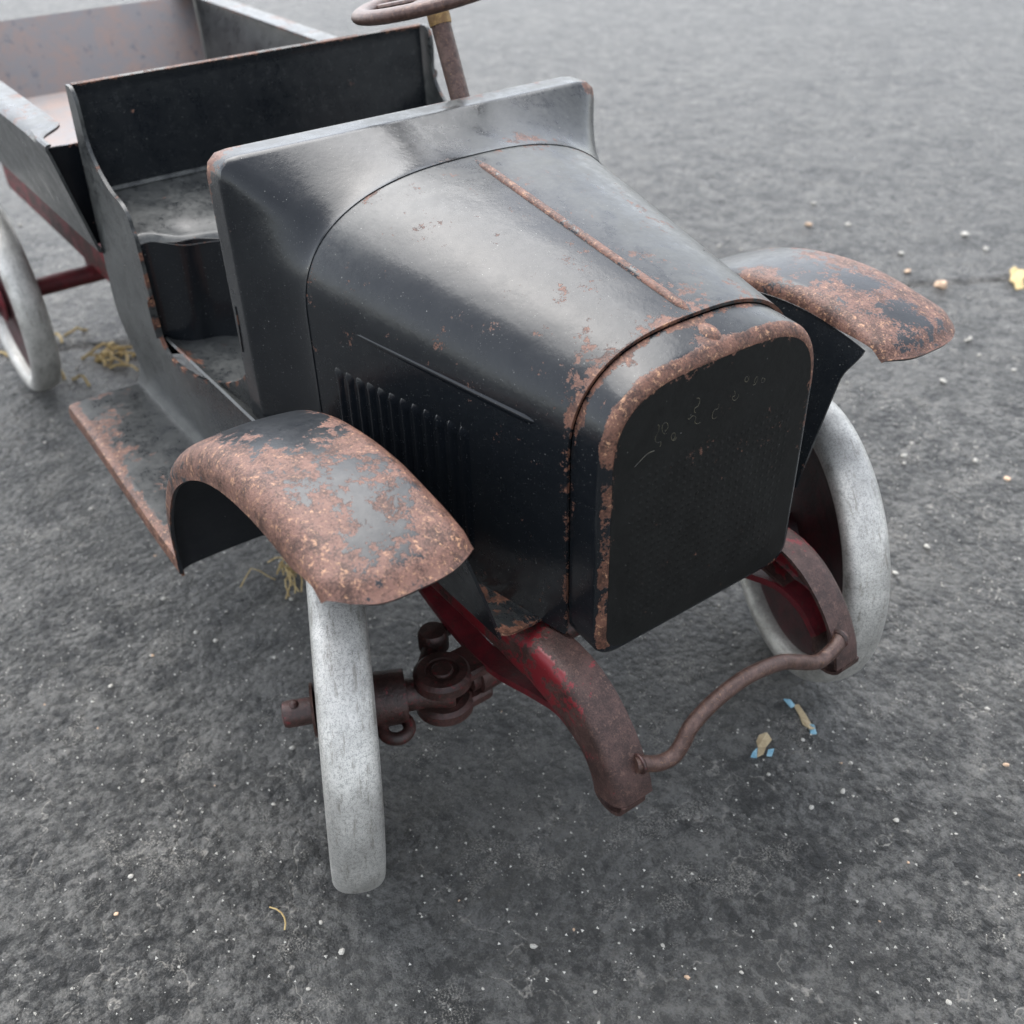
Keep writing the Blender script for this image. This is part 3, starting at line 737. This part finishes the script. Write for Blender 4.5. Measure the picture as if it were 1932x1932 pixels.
# cargo bed
bed = mk('cargo_bed', *(lambda G: sheet(G, 0.15))(np.array([[(x, y, 17.2) for y in np.linspace(-8.95, 8.95, 20)] for x in np.linspace(-58.6, -29.6, 30)])), M_BED, truck)
for s in (-1, 1):
    G = []
    for x in list(np.linspace(-61.5, -33, 40))+list(np.linspace(-32.8, -28.3, 30)):
        t = ss(-29.3, -31.6, x)                  # the top flange stops short of the front end
        pr = [(8.85, 16.9), (9.05, 17.0)]+[(9.05+1.07*q, 17.0+4.85*q) for q in np.linspace(.08, .98, 14)]
        pr += [(10.16-0.04*t, 21.92), (10.14-.12*t, 22.0), (10.1-0.5*t, 22.02), (10.08-1.0*t, 22.02), (10.06-1.4*t, 22.0)]
        G.append([(x, s*y, z) for y, z in pr])
    G = np.array(G); V, F = sheet(G if s > 0 else G[::-1], 0.13)
    B().add(V, F).build('bed_side', M_BLACK, bed, lambda x, y, z: 0.03+.35*gs(z-22, .14)+0.16*ss(21.9, 21.99, z), lambda x, y, z: 0.6)
G = np.array([[(-58.4-3.0*q, y*(9.0+0.95*q), 17.2+4.4*q) for q in np.linspace(0, 1, 10)] for y in np.linspace(-1, 1, 30)])
V, F = sheet(G, 0.15); B().add(V, F).build('tailgate', M_BED, bed)
G = np.array([[(-29.5, y*(8.98+1.03*q), 16.9+4.75*q) for q in np.linspace(0, 1, 10)] for y in np.linspace(-1, 1, 20)])
V, F = sheet(G, 0.15); B().add(V, F).build('bulkhead', M_BLACK, bed, lambda x, y, z: .05+.4*gs(z-21.65, .1))

# ------------------------------------------------------------------ litter on the ground
def rock(seed, seg=7):
    r = random.Random(seed); V = []; F = []
    rings_ = 5
    for i in range(rings_):
        a = math.pi*(i+.5)/rings_
        for k in range(seg):
            t = 2*math.pi*k/seg+i*.4; q = 1+r.uniform(-.22, .22)
            V.append((math.sin(a)*math.cos(t)*q, math.sin(a)*math.sin(t)*q*.85, math.cos(a)*.62*q))
    F = grid_faces(rings_, seg, False, True); F.append(tuple(range(seg))[::-1]); F.append(tuple((rings_-1)*seg+k for k in range(seg)))
    return V, [f[::-1] for f in F]
def to_px(x, y, z=GZ):
    d = np.array([x, y, z])-CAM; q = d@fw
    return 966+FPX*(d@rt)/q, 966-FPX*(d@up)/q, q
def from_px(u, v):
    d = fw+rt*(u-966)/FPX-up*(v-966)/FPX; t = (GZ-CAM[2])/d[2]; p = CAM+t*d; return p[0], p[1]
rk = random.Random(11)
meshes = []
for k in range(6):
    V, F = rock(k); o = mk('pebble', V, F, M_PEBBLE if k < 4 else M_PEBBLE2, angle=50); meshes.append(o.data); bpy.data.objects.remove(o)
def inside_truck(x, y):
    for wx, wy, a in ((fl[0], fl[1], RZ), (fr[0], fr[1], RZ), (RX, -10.3, 0), (RX, 10.3, 0)):
        dx, dy = x-wx, y-wy
        if abs(dx*math.cos(a)+dy*math.sin(a)) < 5 and abs(-dx*math.sin(a)+dy*math.cos(a)) < 1.6: return True
    return False
def pebble(x, y, r, k):
    r *= 0.82
    o = bpy.data.objects.new('pebble', meshes[k]); COL.objects.link(o)
    o.location = (x*K, y*K, (gh(x, y)+r*0.30)*K); o.scale = (r, r*rk.uniform(.7, 1.1), r*rk.uniform(.7, 1)); o.rotation_euler = (rk.uniform(-.3, .3), rk.uniform(-.3, .3), rk.uniform(0, 6.3))
    o['label'] = ('small pale pebble lying loose on the asphalt' if k < 4 else 'small tan pebble lying loose on the asphalt')
    o['category'] = 'pebble'; o['group'] = 'pale pebbles on the asphalt' if k < 4 else 'tan pebbles on the asphalt'
# the ones that stand out in the photograph
for u, v, r in [(209, 1294, .15), (175, 1324, .12), (516, 1517, .13), (407, 1210, .16), (520, 1188, .1), (288, 1237, .11), (1590, 1495, .15), (1690, 1550, .17), (1804, 1574, .1), (1605, 1440, .14), (1900, 1440, .16), (975, 1290, .13),
                (1500, 1745, .11), (1790, 1890, .13), (330, 1560, .1), (1525, 425, .42), (1820, 445, .45), (1712, 515, .4), (1480, 560, .36), (1535, 385, .38), (1775, 540, .75), (1700, 480, .35), (1600, 425, .33), (1860, 470, .35), (1560, 600, .3),
                (1780, 720, .3), (1705, 860, .25), (1840, 870, .22), (1830, 640, .3), (1900, 905, .25), (1750, 1030, .22), (1690, 1080, .2), (1150, 1480, .1), (605, 1740, .11), (695, 1690, .08), (870, 1650, .07), (1130, 1930, .1)]:
    x, y = from_px(u, v); pebble(x, y, r, 4 if (u in (1525, 1712, 1775, 288, 1900)) else rk.randrange(4))
cnt = 0
while cnt < 230:
    q = rk.random(); u, v = rk.uniform(0, 1932), rk.uniform(0, 1932)
    x, y = from_px(u, v)
    if q > 0.35: x, y = rk.uniform(-45, 18), rk.uniform(-28, 45)
    u, v, dd = to_px(x, y)
    if not (0 < u < 1932 and 0 < v < 1932) or inside_truck(x, y) or abs(x) > 90 or abs(y) > 90: continue
    pebble(x, y, (0.055+0.12*rk.random()**2.2)*(1+max(0, (dd-50)/60)), rk.choice((0, 1, 2, 3, 0, 1, 2, 3, 4, 5))); cnt += 1
# grit too fine to count
gV = []; gF = []
for k in range(9000):
    if k < 6200: x, y = rk.uniform(-35, 20), rk.uniform(-30, 34)
    else: x, y = rk.uniform(-95, 5), rk.uniform(-25, 95)
    if inside_truck(x, y): continue
    r = 0.022+0.062*rk.random()**2.2; z = gh(x, y)+r*.3; n0 = len(gV)
    a = rk.uniform(0, 6)
    for t in range(3): gV.append((x+r*1.2*math.cos(a+t*2.1), y+r*math.sin(a+t*2.1), z-r*.5))
    gV.append((x, y, z+r*.7)); gF += [(n0, n0+1, n0+3), (n0+1, n0+2, n0+3), (n0+2, n0, n0+3)]
grit = mk('sand_grit', gV, gF, plain_worn('sand', (0.44, 0.42, 0.37), (0.62, 0.60, 0.55), 0.6, 3), smooth=False); grit['kind'] = 'stuff'; grit['label'] = 'fine pale sand grit scattered over the asphalt'; grit['category'] = 'grit'

def blades(name, pts, label, mat=M_STRAW, group=None, r=0.05):
    bq = B(); z0 = 0
    for p in pts: V, F = tube(p, r, 4); bq.add(V, F)
    o = bq.build(name, mat); o['label'] = label; o['category'] = 'straw'
    if group: o['group'] = group
    return o
def tuft(u, v, n, spread, length, seed, along=None, lift=0.5, r=.05):
    q = random.Random(seed); cx, cy_ = from_px(u, v); out_ = []
    for k in range(n):
        a = q.uniform(0, 6.3) if along is None else along+q.uniform(-.35, .35)
        x = cx+q.gauss(0, spread)*(1 if along is None else math.cos(along)*3)+(0 if along is None else q.gauss(0, .25)); y = cy_+q.gauss(0, spread)*(1 if along is None else math.sin(along)*3)
        l = length*q.uniform(.5, 1.1); c = q.uniform(-1, 1)
        ps = [(x+math.cos(a+c*t)*l*t, y+math.sin(a+c*t)*l*t, gh(x, y)+0.06+lift*math.sin(math.pi*t)*q.uniform(.4, 1)) for t in np.linspace(0, 1, 6)]
        out_.append(np.array(ps))
    return out_
blades('straw_tuft', tuft(540, 1085, 14, .35, 1.7, 5, lift=1.0, r=.05), 'small tuft of dry straw under the rusty fender and running board', r=.04)
sa = math.atan2(.872, .49)
blades('straw_strip', tuft(215, 662, 26, .9, 2.4, 6, sa, .5), 'dry straw caught in the pavement joint between rear wheel and running board', r=.10)
blades('straw_strip', tuft(18, 668, 14, .7, 2.0, 8, sa, .5), 'dry straw in the pavement joint outside the rear wheel', r=.10)
blades('straw_stalk', tuft(535, 1752, 1, .01, 1.5, 9, 2.4, .1), 'single thin straw blade lying on the asphalt before the grey front wheel', r=.03)
# torn paper-thin paint chips in front of the truck
def chip(name, outline, mat, label, h=0.05):
    pts = [from_px(*p) for p in outline]; n = len(pts)
    zc = max(gh(x, y) for x, y in pts)+.03
    V = [(x, y, zc+.10*math.sin(i*1.7)) for i, (x, y) in enumerate(pts)]+[(x, y, zc+h+.10*math.sin(i*1.7)) for i, (x, y) in enumerate(pts)]
    F = [tuple(range(n)), tuple(n+i for i in range(n))[::-1]]+[(i, n+i, n+(i+1) % n, (i+1) % n) for i in range(n)]
    o = mk(name, V, F, mat, smooth=False)
    if label: o['label'] = label; o['category'] = 'paint chip'
    return o
c1 = chip('paint_chip', [(1432, 1388), (1446, 1386), (1456, 1396), (1446, 1408), (1440, 1425), (1428, 1432), (1430, 1410), (1427, 1398)], M_FLAKE, 'triangular tan paint chip with blue edges on the asphalt')
for ol in ([(1420, 1420), (1428, 1415), (1428, 1430), (1416, 1428)], [(1449, 1417), (1460, 1418), (1456, 1428), (1446, 1426)]):
    o = chip('blue_edge', ol, M_FLAKEB, None, .06); o.parent = c1
c2 = chip('paint_chip', [(1497, 1332), (1506, 1334), (1520, 1350), (1530, 1364), (1537, 1378), (1528, 1380), (1514, 1366), (1508, 1350)], M_FLAKE, 'long curved tan paint chip with a blue tip on the asphalt')
for ol in ([(1527, 1368), (1535, 1372), (1541, 1385), (1529, 1383)], [(1478, 1322), (1490, 1326), (1500, 1334), (1492, 1335)]):
    o = chip('blue_tip', ol, M_FLAKEB, None, .06); o.parent = c2
o = chip('dry_leaf_scrap', [(1904, 514), (1912, 509), (1921, 513), (1931, 511), (1934, 524), (1928, 535), (1932, 546), (1917, 550), (1911, 540), (1903, 534), (1907, 523)], M_STRAW, 'crumpled tan leaf scrap beside the pavement joint', .10); o['category'] = 'leaf scrap'
